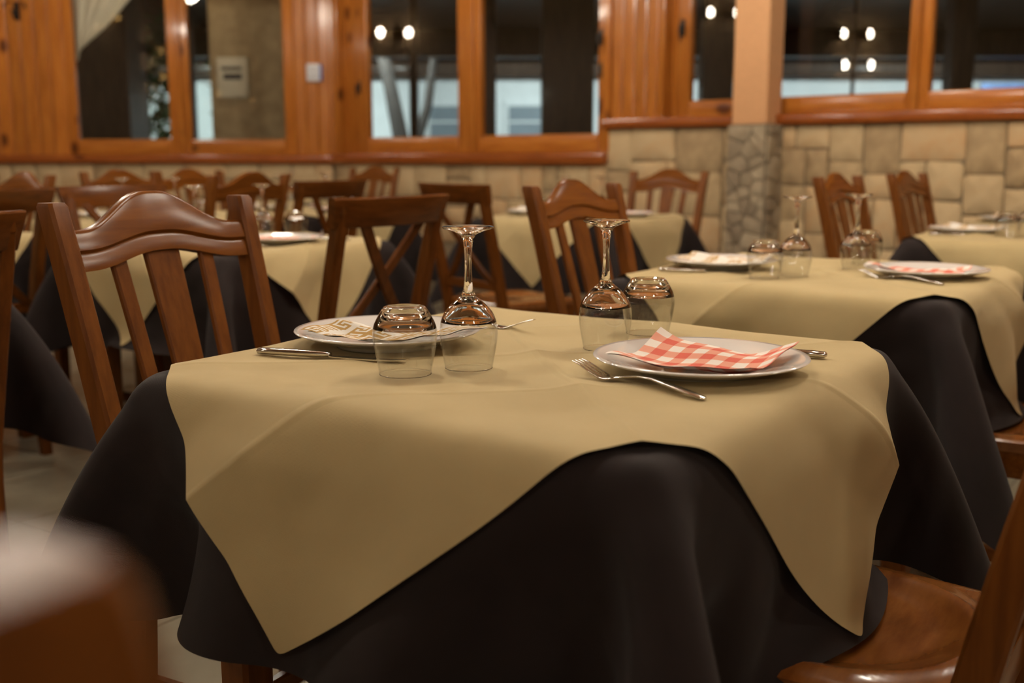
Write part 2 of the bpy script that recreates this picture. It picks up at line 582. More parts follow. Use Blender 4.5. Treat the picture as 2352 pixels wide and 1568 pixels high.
def window(name, side, label, members, panes, nglass):
    w = wparent(name, side)
    struct(w, label)
    for nm, s0, s1, n0, n1, z0, z1, mt in members:
        m = MB(); wbox(m, s0, s1, n0, n1, z0, z1, .007); m.obj(nm, mt, w)
    for s0, s1, z0, z1 in panes:
        m = MB(); wbox(m, s0 - .008, s1 + .008, nglass, nglass + .004, z0 - .008, z1 + .008, 0); m.obj('pane', 'pane', w, 0)
    return w
def sash(s0, s1, z0, z1, st, rb, n0, n1):
    return [('stile', s0, s0 + st, n0, n1, z0, z1, 'pine_v'), ('stile', s1 - st, s1, n0, n1, z0, z1, 'pine_v'),
            ('bottom_rail', s0 + st, s1 - st, n0, n1, z0, z0 + rb, 'pine_h'), ('top_rail', s0 + st, s1 - st, n0, n1, z1 - rb, z1, 'pine_h')]
window('window_1', 'back', 'pine casement window at left with a cream curtain behind the glass',
       sash(-3.62, -2.70, 1.066, 2.62, .085, .125, -.06, 0) + sash(-2.70, -1.765, 1.066, 2.62, .085, .125, -.065, -.005) +
       [('cover_strip', -2.725, -2.675, -.005, .018, 1.066, 2.62, 'pine_v')],
       [(-3.535, -2.785, 1.191, 2.5), (-2.615, -1.85, 1.191, 2.5)], -.03)

# --- right window wall
wr = struct(wparent('wall_right', 'right'), 'long pine and sandstone window wall')
STEP = -1.27
m = MB(); wbox(m, S0 - .1, STEP, -.22, 0, 0, 1.02, 0); m.obj('stone_backing', 'mortar', wr, 0)
m = MB(); wbox(m, STEP, S_END, -.22, 0, 0, 1.228, 0); m.obj('stone_backing', 'mortar', wr, 0)
for st in pack_stones(S0 + .03, STEP, .42, 1.02, .068, 11):
    stone_obj(wr, *st, rr)
for st in pack_stones(STEP, 2.3, .42, 1.226, .0675, 12):
    stone_obj(wr, *st, rr)
m = MB(); wbox(m, S0 - .1, S_END, -.22, -.02, 2.62, CEIL, 0); m.obj('lintel', 'pine_h', wr, 0)
m = MB(); wbox(m, STEP, -.88, -.22, -.02, 1.228, 2.7, 0); m.obj('backing', 'pine_v', wr, 0)
m = MB(); wbox(m, S0 - .1, -4.02, -.22, -.02, 1.02, 2.7, 0); m.obj('backing', 'pine_v', wr, 0)
m = MB(); wbox(m, 1.85, S_END, -.22, -.02, 1.228, 2.7, 0); m.obj('backing', 'pine_v', wr, 0)
m = MB(); wbox(m, S0, STEP + .02, -.16, .06, 1.0, 1.075, .01); m.obj('sill', 'sill', wr)
m = MB(); wbox(m, STEP, 1.95, -.16, .06, 1.228, 1.285, .01); m.obj('sill', 'sill', wr)
boards(wr, STEP + .03, -.88, 1.286, 2.7, -.02, 4)
window('window_2', 'right', 'wide two-pane pine window in the middle of the wall',
       [('jamb', -4.03, -3.86, -.16, -.10, 1.075, 2.62, 'pine_v'), ('jamb', -4.05, -4.0, -.16, .0, 1.075, 2.62, 'pine_v'), ('jamb', STEP - .03, STEP + .03, -.16, .02, 1.075, 2.62, 'pine_v')] +
       sash(-3.86, -2.555, 1.075, 2.62, .145, .125, -.13, -.07) + sash(-2.555, STEP - .03, 1.075, 2.62, .095, .125, -.12, -.06) +
       [('cover_strip', -2.60, -2.51, -.06, -.04, 1.075, 2.62, 'pine_v')],
       [(-3.715, -2.70, 1.2, 2.495), (-2.46, -1.395, 1.2, 2.495)], -.10)
window('window_3', 'right', 'right-hand pine window with three panes behind the pillar',
       [('jamb', -.89, -.84, -.16, .0, 1.285, 2.62, 'pine_v'), ('jamb', -.85, -.77, -.16, -.10, 1.285, 2.62, 'pine_v'), ('jamb', 1.8, 1.86, -.16, .0, 1.285, 2.62, 'pine_v')] +
       sash(-.78, -.15, 1.285, 2.62, .09, .10, -.12, -.06) + sash(-.15, .73, 1.285, 2.62, .06, .10, -.11, -.05) + sash(.73, 1.8, 1.285, 2.62, .055, .10, -.12, -.06),
       [(-.69, -.24, 1.385, 2.52), (-.09, .67, 1.385, 2.52), (.785, 1.745, 1.385, 2.52)], -.09)

# black iron fittings: each latch and hook is a small thing on its frame
def fitting(name, side, s, n, z, label, kind):
    o, w, nn = WALLS[side]
    p = o + w * s + nn * n
    t = thing(name, label, 'latch' if kind == 'latch' else 'hook', (p[0], p[1], z), math.atan2(w[1], w[0]), 'black iron window fittings')
    if kind == 'latch':
        MB().box(-.014, .014, -.006, 0, -.05, .05, .003).obj('back_plate', 'iron', t)
        MB().post([(0, -.006, .0), (0, -.03, .0)], [(.016, .016)] * 2, .004, 'y').obj('spindle', 'iron', t)
        MB().post([(0, -.034, .02), (0, -.038, -.02), (0, -.03, -.075)], [(.018, .010), (.020, .010), (.013, .009)], .003).obj('lever', 'iron', t)
    else:
        MB().box(-.022, .022, -.006, 0, -.07, .07, .003).obj('back_plate', 'iron', t)
        MB().post([(0, -.006, -.04), (0, -.05, -.055), (0, -.075, -.03), (0, -.08, .01)], [(.016, .012)] * 4, .003).obj('lower_arm', 'iron', t)
        for sx in (-1, 1):
            MB().post([(0, -.012, .05), (sx * .05, -.03, .075), (sx * .085, -.035, .05), (sx * .08, -.035, .02)], [(.014, .014)] * 4, .003, 'x' if False else 'z').obj('scroll', 'iron', t)
    return t
fitting('window_latch', 'right', -3.80, -.07, 1.60, 'black iron latch on the left sash of the middle window', 'latch')
fitting('window_latch', 'right', -1.345, -.06, 1.62, 'lower black iron latch on the right sash of the middle window', 'latch')
fitting('window_latch', 'right', -1.305, .02, 1.80, 'upper small black iron latch on the frame of the middle window', 'latch')
fitting('window_latch', 'right', -.74, -.06, 1.82, 'black iron latch on the window left of the peach pillar', 'latch')
fitting('coat_hook', 'back', -3.97, -.002, 2.20, 'black iron scroll hook on the boards at the far left', 'hook')
fitting('coat_hook', 'right', -1.12, -.002, 2.12, 'black iron hook on the boards between the middle and right windows', 'hook')

# wall switch box
t = thing('wall_switch', 'small white switch box with a blue side on pine boards', 'switch', (-1.60, 9.04 + .002, 1.72), 0)
MB().box(-.055, .052, -.04, 0, -.068, .068, .006).obj('case', 'switch', t)
MB().box(.052, .066, -.038, 0, -.062, .062, .003).obj('side_strip', 'switch_blue', t)
for i in (-1, 1):
    for j in (-1, 1):
        MB().box(i * .022 - .016, i * .022 + .016, -.047, -.038, j * .026 - .02, j * .026 + .02, .003).obj('key', 'switch_key', t)

# --- pillar
loc, rz = wall_empty('right')
pl = link('pillar', None, None, loc, (0, 0, rz))
struct(pl, 'peach plastered pillar with a crazy-paved stone base')
PS0, PS1, PD = -.245, -.025, .17
m = MB(); wbox(m, PS0, PS1, .0, PD, 1.23, CEIL, .006); m.obj('shaft', 'plaster', pl)
B0, B1, BD = PS0 - .012, PS1 + .012, PD + .012
m = MB(); wbox(m, B0, B1, .0, BD, 0, 1.228, 0); m.obj('base_core', 'mortar_dark', pl, 0)
def voronoi(w, h, n, r):
    pts = [(r.uniform(0, w), r.uniform(0, h)) for _ in range(n)]
    for _ in range(1):
        new = []
        for c in cells(pts, w, h):
            new.append((sum(p[0] for p in c) / len(c), sum(p[1] for p in c) / len(c)))
        pts = [((a[0] + b[0]) / 2, (a[1] + b[1]) / 2) for a, b in zip(pts, new)]
    return cells(pts, w, h)
def cells(pts, w, h):
    out = []
    for i, p in enumerate(pts):
        poly = [(0, 0), (w, 0), (w, h), (0, h)]
        for j, q in enumerate(pts):
            if i == j:
                continue
            mx, my = (p[0] + q[0]) / 2, (p[1] + q[1]) / 2
            nx, ny = q[0] - p[0], q[1] - p[1]
            new = []
            for a in range(len(poly)):
                A, B = poly[a], poly[(a + 1) % len(poly)]
                da = (A[0] - mx) * nx + (A[1] - my) * ny
                db = (B[0] - mx) * nx + (B[1] - my) * ny
                if da <= 0:
                    new.append(A)
                if (da < 0) != (db < 0) and da != db:
                    t_ = da / (da - db)
                    new.append((A[0] + (B[0] - A[0]) * t_, A[1] + (B[1] - A[1]) * t_))
            poly = new
            if len(poly) < 3:
                break
        if len(poly) >= 3:
            out.append(poly)
    return out
def flags(face_w, h0, h1, place, n, seed):
    r = random.Random(seed)
    for c in voronoi(face_w, h1 - h0, n, r):
        cx = sum(p[0] for p in c) / len(c); cz = sum(p[1] for p in c) / len(c)
        pr = r.uniform(.008, .016)
        def lp(f, d):
            return [place((p[0] - cx) * f + cx, (p[1] - cz) * f + cz + h0, d) for p in c]
        g = .925
        m = MB().loft([lp(g, 0), lp(g, pr * .7), lp(g * .9, pr)], caps=True)
        m.obj('flagstone', 'flag', pl, 40)
flags(B1 - B0, .45, 1.226, lambda a, z, d: (B0 + a, -BD - d, z), 30, 1)
flags(BD, .45, 1.226, lambda a, z, d: (B1 + d, -BD + a, z), 20, 2)

# ------------------------------------------------------------------ outside the windows
yard = struct(MB().box(-14, 22, 9.3, 30, -.3, -.1).obj('ground', 'asphalt', None, 0), 'dark paved yard outside the windows')
wbg = thing('white_building', 'low white building across the yard lit by cool lamps', 'building', (0, 17.0, 0))
MB().box(-9, 14, 0, .4, -.1, 2.25).obj('wall', 'white_wall', wbg, 0)
MB().box(-9.2, 14.2, -.25, .6, 2.25, 2.45, .02).obj('coping', 'dark_timber', wbg)
for a, b in ((-1.25, -.75), (-.05, .45), (4.9, 5.5), (7.6, 8.3)):
    f = MB().box(a - .05, b + .05, -.06, 0, .2, 1.9, .01).obj('window', 'white_wall', wbg)
    MB().box(a, b, -.075, -.05, .3, 1.82).obj('shutter', 'grille', f, 0)
    for k in range(5):
        MB().box(a, b, -.085, -.07, .45 + k * .28, .48 + k * .28).obj('glazing_bar', 'white_wall', f, 0)
bs = tag(MB().box(6.4, 8.9, 15.2, 15.25, 1.55, 2.05, .01).obj('sign_board', 'blue_sign'), 'dark blue board in front of the white building', 'sign')
tr = thing('tree', 'leaning dark tree trunk against the lit white wall', 'tree', (-1.35, 14.5, 0))
MB().post([(.0, 0, -.1), (-.05, 0, 1.0), (-.22, 0, 1.9), (-.5, 0, 3.2)], [(.26, .26), (.22, .22), (.18, .18), (.12, .12)], .06).obj('trunk', 'bark', tr)
MB().post([(-.02, 0, .9), (.25, 0, 1.7), (.42, .1, 2.9)], [(.16, .16), (.12, .12), (.08, .08)], .03).obj('branch', 'bark', tr)
def foliage(name, loc, r, h, n, label, seed):
    g = random.Random(seed)
    t = thing(name, label, 'shrub', loc, 0, 'shrubs in the yard')
    MB().post([(0, 0, -.1), (0, 0, h * .6)], [(.07, .07), (.04, .04)], .015).obj('stem', 'bark', t)
    m = MB()
    for _ in range(n):
        a, q, z = g.uniform(0, 2 * PI), r * g.random() ** .5, g.uniform(.1, 1) * h
        c = Vector((math.cos(a) * q, math.sin(a) * q, z))
        d = Vector((g.uniform(-1, 1), g.uniform(-1, 1), g.uniform(-.6, .6))).normalized() * g.uniform(.07, .13)
        s = d.cross(Vector((g.uniform(-1, 1), g.uniform(-1, 1), 1))).normalized() * .03
        m.add([c - d, c + s, c + d, c - s], [(0, 1, 2, 3)])
    o = m.obj('foliage', 'foliage', t, 0)
    o['kind'] = 'stuff'
foliage('shrub', (-3.95, 12.4, 0), .38, 2.6, 1300, 'pale lit leafy shrub seen in the left window', 3)
foliage('shrub', (-3.40, 13.6, 0), .25, 2.3, 500, 'minty lit shrub behind the left window mullion', 4)
# terrace timber: posts, beam and roof
for x, y, w, lb in ((-5.05, 11.0, .30, 'first dark terrace post seen at the left window edge'), (-4.05, 11.2, .60, 'wide dark terrace post behind the left window'), (-3.2, 11.0, .14, 'thin dark terrace post behind the left window mullion'),
                  (-1.02, 11.6, .09, 'slim dark terrace post behind the middle window left pane'), (-.29, 11.4, .25, 'dark terrace post at the middle window mullion'),
                  (.56, 11.4, .52, 'broad dark terrace post behind the middle window right pane'), (1.75, 9.6, .26, 'dark terrace post just left of the peach pillar'),
                  (3.05, 10.0, .03, 'thin steel terrace pole behind the right window'), (3.87, 9.7, .2, 'dark terrace post behind the rightmost pane')):
    t = thing('terrace_post', lb, 'post', (x, y, 0), 0, 'terrace posts')
    MB().box(-w / 2, w / 2, -w / 2, w / 2, -.1, 2.9, min(.012, w * .2)).obj('shaft', 'dark_timber', t)
    MB().box(-w / 2 - .03, w / 2 + .03, -w / 2 - .03, w / 2 + .03, -.1, .12, .01).obj('foot', 'dark_timber', t)
t = thing('terrace_roof', 'dark boarded terrace roof outside the windows', 'roof', (0, 0, 0))
for k in range(16):
    x = -6.5 + k * .9
    MB().add([(x, 9.3, 3.0), (x + .89, 9.3, 3.0), (x + .89, 13.2, 2.5), (x, 13.2, 2.5), (x, 9.3, 3.05), (x + .89, 9.3, 3.05), (x + .89, 13.2, 2.55), (x, 13.2, 2.55)],
             [(3, 2, 1, 0), (4, 5, 6, 7), (0, 1, 5, 4), (1, 2, 6, 5), (2, 3, 7, 6), (3, 0, 4, 7)]).obj('roof_board', 'dark_timber', t, 0)
MB().box(-6.5, 7.9, 13.0, 13.2, 2.2, 2.5, .01).obj('edge_beam', 'dark_timber', t)
# stone side building with a notice seen through the left window
t = thing('stone_annex', 'stone annex wall seen through the left window', 'wall', (-2.42, 10.3, 0))
MB().box(-.36, .9, 0, .2, -.1, 2.6).obj('masonry', 'stone', t, 0)
t = thing('notice_board', 'cream notice with dark printed lines on the annex wall', 'sign', (-2.57, 10.29, 1.78))
MB().box(-.14, .14, -.03, 0, -.19, .17, .005).obj('panel', 'notice', t)
MB().box(-.10, .09, -.034, -.028, .055, .085).obj('printed_line', 'ink', t, 0)
MB().box(-.08, .09, -.034, -.028, -.03, .025).obj('printed_line', 'ink', t, 0)
# curtain behind the left pane
m = MB()
NU, NV = 46, 26
gv = []
for j in range(NV + 1):
    v = j / NV
    z = 2.62 - v * .80
    wtop = .62 * (1 - v) ** .75 + .01
    for i in range(NU + 1):
        u = i / NU
        x = -3.58 + u * wtop
        zz = z - .10 * u * (1 - v) + .12 * u * v
        y = 9.22 + .018 * math.sin(u * 30 + v * 3) * (1 - .6 * v) + .015 * math.sin(u * 9)
        gv.append((x, y, zz))
gf = [(j * (NU + 1) + i, j * (NU + 1) + i + 1, (j + 1) * (NU + 1) + i + 1, (j + 1) * (NU + 1) + i) for j in range(NV) for i in range(NU)]
m.add(gv, gf)
cu = m.obj('curtain', 'curtain', None, 80)
tag(cu, 'cream gathered curtain drawn aside at the top of the left window', 'curtain')
sm = cu.modifiers.new('thickness', 'SOLIDIFY'); sm.thickness = .002

def street_lamp(loc, power, col, label, size=.10):
    t = thing('yard_lamp', label, 'lamp', loc, 0, 'cool lamps in the yard')
    m = MB().lathe([(.001, -.02), (.03, -.015), (size * .8, .0), (size, .03), (size * .7, .08), (.02, .1), (.001, .1)], 20)
    mt = 'cool_bulb_%d' % len(bpy.data.materials)
    MAT[mt] = emitter(mt, col, power)
    MB().lathe([(.02, .10), (.02, .2)], 12).obj('neck', 'iron', t)
    m.obj('bulb', mt, t)
    MB().lathe([(.025, -3.3 if False else .2), (.025, .5)], 12).obj('stem', 'iron', t)
    return t
street_lamp((-1.9, 14.0, 2.9), 700, (.86, 1, .97, 1), 'cool white yard lamp left of the middle window view', .16)
street_lamp((-5.2, 14.2, 2.9), 500, (.80, 1, .90, 1), 'cool white yard lamp beyond the left window', .16)
street_lamp((2.0, 13.9, 2.75), 700, (.86, 1, .97, 1), 'cool white yard lamp beyond the middle of the terrace', .16)
street_lamp((6.2, 13.9, 2.9), 700, (.86, 1, .97, 1), 'cool white yard lamp beyond the right window', .16)
street_lamp((-3.0, 9.75, 2.62), 50, (1, .82, .55, 1), 'warm small lamp under the terrace roof by the notice', .05)

# ------------------------------------------------------------------ pendant lamps
lamp0 = None
LAMP_AT = ['right above the front table', 'left above the front table', 'above the second table', 'above the table behind the near slatted chair', 'above the table beside the pillar',
           'above the far left row', 'above the farthest table', 'above the right-edge table', 'at the right wall beside the front table', 'above the left-edge table',
           'behind the viewer at left', 'behind the viewer at right', 'in the far left corner of the room']
for (x, y), where in zip(LAMPS, LAMP_AT):
    lb = 'round glowing pendant globe ' + where
    z = LAMP_Z
    if lamp0 is None:
        t = thing('pendant_lamp', lb, 'lamp', (x, y, z), 0, 'pendant lamps')
        MB().lathe([(.002, -.12), (.045, -.111), (.085, -.085), (.111, -.045), (.12, 0), (.111, .045), (.085, .085), (.045, .111), (.03, .117)], 28).obj('globe', 'bulb', t)
        MB().lathe([(.032, .112), (.034, .135), (.015, .15), (.004, .155)], 16).obj('cap', 'brass', t)
        MB().lathe([(.004, .155), (.004, CEIL - LAMP_Z)], 8).obj('cord', 'cord', t)
        lamp0 = t
    else:
        copy_tree(lamp0, (x, y, z), 0, lb, 'pendant lamps')
sc0 = None
for (y, z), where in zip(SCONCES, ('lowest of the pair on the left wall', 'upper of the pair on the left wall', 'single on the left wall', 'by the far end of the left wall')):
    lb = 'brass two-bulb wall lamp, ' + where
    if sc0 is None:
        t = thing('wall_lamp', lb, 'lamp', (-4.8, y, z), 0, 'wall lamps')
        MB().lathe([(.05, 0), (.05, .01), (.03, .02)], 20).obj('rose', 'brass', t).rotation_euler = (0, PI / 2, 0)
        for sy in (-1, 1):
            MB().post([(.01, 0, 0), (.06, sy * .06, -.02), (.09, sy * .14, -.02), (.09, sy * .155, -.05)], [(.012, .012)] * 4, .003).obj('arm', 'brass', t)
            MB().lathe([(.002, -.05), (.02, -.045), (.036, -.02), (.04, .0), (.034, .025), (.016, .045), (.012, .05)], 20, c=(.09, sy * .155, .01)).obj('bulb', 'sconce_bulb', t)
        for sy in (.215, -.095):  # added shields that keep the bulbs out of the left window's reflection
            MB().box(0, .205, sy, sy + .006, -.07, .09, .002).obj('added_light_shield', 'brass', t)
        sc0 = t
    else:
        copy_tree(sc0, (-4.8, y, z), 0, lb, 'wall lamps')
for x, where in ((-3.0, 'far left'), (-1.0, 'left'), (1.0, 'right'), (3.0, 'far right')):  # unseen lamps added behind the viewer so the glasses catch bright spots
    copy_tree(sc0, (x, -3.2, 2.05), PI / 2, 'added brass wall lamp for glass highlights, behind the viewer, ' + where, 'wall lamps')
for y, where in ((-1.6, 'nearer'), (.6, 'farther')):  # two more unseen lamps, added for highlights on the glass walls
    copy_tree(sc0, (-4.8, y, 2.05), 0, 'added brass wall lamp for glass highlights, left wall level with the viewer, ' + where, 'wall lamps')

# ------------------------------------------------------------------ tables
TABLES = {
 'front': ((.035, 1.52), 'the sharp front table'),
 'second': ((.76, 2.67), 'the second table at right'),
 'left': ((-.95, 3.70), 'the table behind the near slatted chair'),
 'pillar': ((.336, 5.317), 'the table beside the stone pillar'),
 'right': ((1.91, 3.95), 'the right-edge table'),
 'rightfar': ((2.397, 4.66), 'the farther right-edge table'),
 'rowa': ((-1.66, 5.0), 'the far left row, nearer table'),
 'rowb': ((-1.105, 5.81), 'the far left row, farther table'),
 'edge': ((-1.70, 2.36), 'the left-edge table'),
 'back': ((-1.35, 7.3), 'the farthest table'),
 'corner': ((-2.25, 3.94), 'the half hidden left table'),
}
TH = .755
def tpos(key, u, v, z=0.):
    c = TABLES[key][0]
    p = np.array(c) + E1 * u + E2 * v
    return (p[0], p[1], z)

table0 = None
for key, (c, desc) in TABLES.items():
    lb = 'wooden dining table under cloths, ' + desc.replace('the ', '', 1)
    if table0 is None:
        t = thing('dining_table', lb, 'table', (c[0], c[1], 0), PHI, 'square dining tables')
        MB().box(-.388, .388, -.388, .388, TH - .035, TH - .006, .02).obj('table_top', 'wood_h', t)
        for sx in (-1, 1):
            for sy in (-1, 1):
                MB().post([(sx * .295, sy * .295, 0), (sx * .295, sy * .295, TH - .035)], [(.052, .052), (.06, .06)], .006).obj('leg', 'wood_v', t)
        for sy in (-1, 1):
            MB().box(-.264, .264, sy * .30 - .012, sy * .30 + .012, TH - .125, TH - .035, .003).obj('apron', 'wood_h', t)
            MB().box(sy * .30 - .012, sy * .30 + .012, -.264, .264, TH - .125, TH - .035, .003).obj('apron', 'wood_h', t)
        table0 = t
    else:
        copy_tree(table0, (c[0], c[1], 0), PHI, lb, 'square dining tables')

# ------------------------------------------------------------------ cloth: draped with a small position-based solver
def drape(n, size, rot, z0, boxes, steps, seed, under=None, bend=.5, push=None, iters=14, off=.002, grav=3.0):
    r = np.random.default_rng(seed)
    g = np.linspace(-size / 2, size / 2, n)
    A, B = np.meshgrid(g, g, indexing='ij')
    ca, sa = math.cos(rot), math.sin(rot)
    P = np.stack([A * ca - B * sa, A * sa + B * ca, np.full_like(A, z0)], -1)
    P[..., 2] += r.normal(0, .0015, P.shape[:2])
    V = np.zeros_like(P)
    h = g[1] - g[0]
    cons = []
    def reg(di, dj, k, cols):
        L0 = h * math.hypot(di, dj)
        i1, j1 = n - di, n - abs(dj)
        for c in range(cols):
            ii = np.arange(i1); jj = np.arange(j1)
            if di:
                step = (ii // di) % 2 if di else 0
                ii = ii[((ii // di) % 2) == c]
            else:
                jj = jj[((jj // abs(dj)) % 2) == c]
            if len(ii) == 0 or len(jj) == 0:
                continue
            if dj >= 0:
                a = np.ix_(ii, jj); b = np.ix_(ii + di, jj + dj)
            else:
                a = np.ix_(ii, jj - dj); b = np.ix_(ii + di, jj)
            cons.append((a, b, L0, k))
    reg(1, 0, 1, 2); reg(0, 1, 1, 2)
    reg(1, 1, .8, 2); reg(1, -1, .8, 2)
    reg(2, 0, bend, 2); reg(0, 2, bend, 2)
    reg(4, 0, bend * .5, 2); reg(0, 4, bend * .5, 2)
    dt = 1 / 60
    bvh = None
    if under is not None:
        bvh = BVHTree.FromPolygons([Vector(v) for v in under[0]], under[1])
    boxes = [(np.array(c), np.array(hh), rad) for c, hh, rad in boxes]
    def collide(P, Q):
        for c, hh, rad in boxes:
            d = P - c
            q = np.abs(d) - (hh - rad)
            out = np.maximum(q, 0)
            dist = np.linalg.norm(out, axis=-1)
            lim = rad + off
            m1 = (dist < lim) & (dist > 1e-9)
            if m1.any():
                nrm = np.sign(d) * out / np.maximum(dist, 1e-9)[..., None]
                P[m1] += (nrm * (lim - dist)[..., None])[m1]
            m2 = (q < 0).all(-1)
            if m2.any():
                ax = np.argmax(q, -1)
                idx = np.where(m2)
                for i, j in zip(*idx):
                    a = ax[i, j]
                    s = 1 if d[i, j, a] >= 0 else -1
                    P[i, j, a] = c[a] + s * (hh[a] + off)
            mm = m1 | m2
            if mm.any():
                t = P[mm] - Q[mm]
                P[mm, :2] -= t[:, :2] * .55
    for s in range(steps):
        V *= .965
        V[..., 2] -= grav * dt
        Q = P.copy()
        P = P + V * dt
        if push is not None:
            P += push(P, A, B) * (dt * dt)
        for it in range(iters):
            for a, b, L0, k in cons:
                pa, pb = P[a], P[b]
                d = pb - pa
                L = np.sqrt((d * d).sum(-1)) + 1e-9
                if k < 1 and L0 > h * 1.6:
                    f = np.where(L < L0, (L - L0) / L * .5 * k, 0)
                else:
                    f = (L - L0) / L * .5 * k
                d *= f[..., None]
                P[a] = pa + d
                P[b] = pb - d
            if it % 2 == 1:
                collide(P, Q)
        collide(P, Q)
        if bvh is not None and s % 2 == 1:
            flat = P.reshape(-1, 3)
            for i in range(len(flat)):
                p = Vector(flat[i])
                hit = bvh.find_nearest(p, .06)
                if hit[0] is not None:
                    nn = hit[1]
                    dd = (p - hit[0]).dot(nn)
                    if dd < .005:
                        flat[i] = p + nn * (.005 - dd)
                        t = flat[i] - Q.reshape(-1, 3)[i]
                        flat[i][:2] -= t[:2] * .4
        V = (P - Q) / dt
        sp = np.linalg.norm(V, axis=-1, keepdims=True)
        V *= np.minimum(1, 2.0 / np.maximum(sp, 1e-9))
    return P, A, B

def cloth_mesh(name, P, A, B, mat, subdiv=2, creases=()):
    n = P.shape[0]
    h = A[1, 0] - A[0, 0]
    if creases:
        du = np.gradient(P, axis=0); dv = np.gradient(P, axis=1)
        N = np.cross(du, dv)
        N /= np.linalg.norm(N, axis=-1, keepdims=True) + 1e-9
        for ax, val, ht, htop, wd in creases:
            C = (A if ax == 0 else B) - val
            hang = np.clip((.755 - P[..., 2]) / .06, 0, 1)
            t = np.maximum(0, 1 - np.abs(C) / wd)
            P = P + N * (t * (htop + (ht - htop) * hang))[..., None]
    me = bpy.data.meshes.new(name)
    idx = np.arange(n * n).reshape(n, n)
    q = np.stack([idx[:-1, :-1], idx[1:, :-1], idx[1:, 1:], idx[:-1, 1:]], -1).reshape(-1, 4)
    me.from_pydata(P.reshape(-1, 3).tolist(), [], q.tolist())
    uv = me.uv_layers.new(name='cloth')
    fa = np.stack([A.reshape(-1), B.reshape(-1)], -1)
    uv.data.foreach_set('uv', fa[q.reshape(-1)].reshape(-1))
    me.materials.append(MAT[mat])
    me.polygons.foreach_set('use_smooth', [True] * len(me.polygons))
    if creases:
        at = me.attributes.new('crease_edge', 'FLOAT', 'EDGE')
        ev = np.zeros(len(me.edges) * 2, dtype=np.int32)
        me.edges.foreach_get('vertices', ev)
        ev = ev.reshape(-1, 2)
        vals = np.zeros(len(me.edges), dtype=np.float32)
        ra, rb = A.reshape(-1), B.reshape(-1)
        for ax, val, ht, htop, wd in creases:
            c = ra if ax == 0 else rb
            on = (np.abs(c[ev[:, 0]] - val) < h * .3) & (np.abs(c[ev[:, 1]] - val) < h * .3)
            vals[on] = 1.0
        at.data.foreach_set('value', vals)
    me.update()
    return me, q

SLAB = ((0, 0, TH - .08), (.40, .40, .08), .010)
def seat_box(u, v):
    return ((u, v, .43), (.20, .20, .027), .01)
N1, N2 = 61, 57
def make_pair(seed, seats, shape=None):
    Pd, Ad, Bd = drape(N1, 1.4, 0, TH + .004, [SLAB] + seats, 130, seed, bend=.2)
    me_d, q = cloth_mesh('undercloth', Pd, Ad, Bd, 'dark')
    Pb, Ab, Bb = drape(N2, .995, PI / 4, TH + .012, [((0, 0, TH - .078), (.403, .403, .082), .012)], 110, seed + 50,
                       under=(Pd.reshape(-1, 3).tolist(), q.tolist()), bend=.45, grav=1.8)
    if shape:
        Pb = shape(Pb, True)
        Pd = shape(Pd, False)
        me_d, q = cloth_mesh('undercloth', Pd, Ad, Bd, 'dark')
    # fold creases of the ironed cloth, parallel to its own sides
    me_b, _ = cloth_mesh('overcloth', Pb, Ab, Bb, 'beige', creases=[(0, 0., .006, .006, .036), (1, 0., .005, .005, .036), (1, -.25, .026, .008, .09), (1, .25, .008, .004, .09)])
    return me_d, me_b
def askew(P, top):           # the front-left flap of the front cloth hangs a little askew, both layers together
    h = np.clip(TH - .02 - P[..., 2], 0, .32) * (P[..., 1] < -.395)
    w = np.clip((P[..., 0] + .50) / .25, 0, 1) * np.clip((.45 - P[..., 0]) / .25, 0, 1)
    P[..., 0] -= .085 * w * (h / .30) ** 2
    if top:
        P[..., 2] += h * .03
        P[..., 1] -= .005 * np.clip(h / .1, 0, 1)
    return P
CLOTHS = [make_pair(3, [seat_box(.43, .065), seat_box(-.46, -.06)], askew), make_pair(21, [seat_box(.45, .0), seat_box(-.42, -.1)])]
CL_USE = {'front': (0, 0), 'second': (1, 0), 'left': (1, 1), 'pillar': (0, 2), 'right': (1, 3), 'rightfar': (0, 3), 'rowa': (0, 1), 'rowb': (1, 2), 'edge': (1, 0), 'back': (0, 2), 'corner': (1, 1)}
for key, (c, desc) in TABLES.items():
    k, r4 = CL_USE[key]
    for j, (nm, lb, gr) in enumerate((('undercloth', 'dark brown undercloth hanging to seat height, ', 'dark brown undercloths'), ('overcloth', 'beige square overcloth laid cornerwise, ', 'beige overcloths'))):
        o = link(nm, CLOTHS[k][j], None, (c[0], c[1], 0), (0, 0, PHI + r4 * PI / 2))
        tag(o, lb + desc.replace('the ', '', 1), 'tablecloth', gr)
        s = o.modifiers.new('smooth', 'SUBSURF'); s.levels = 2 if key in ('front', 'second') else 1; s.render_levels = s.levels

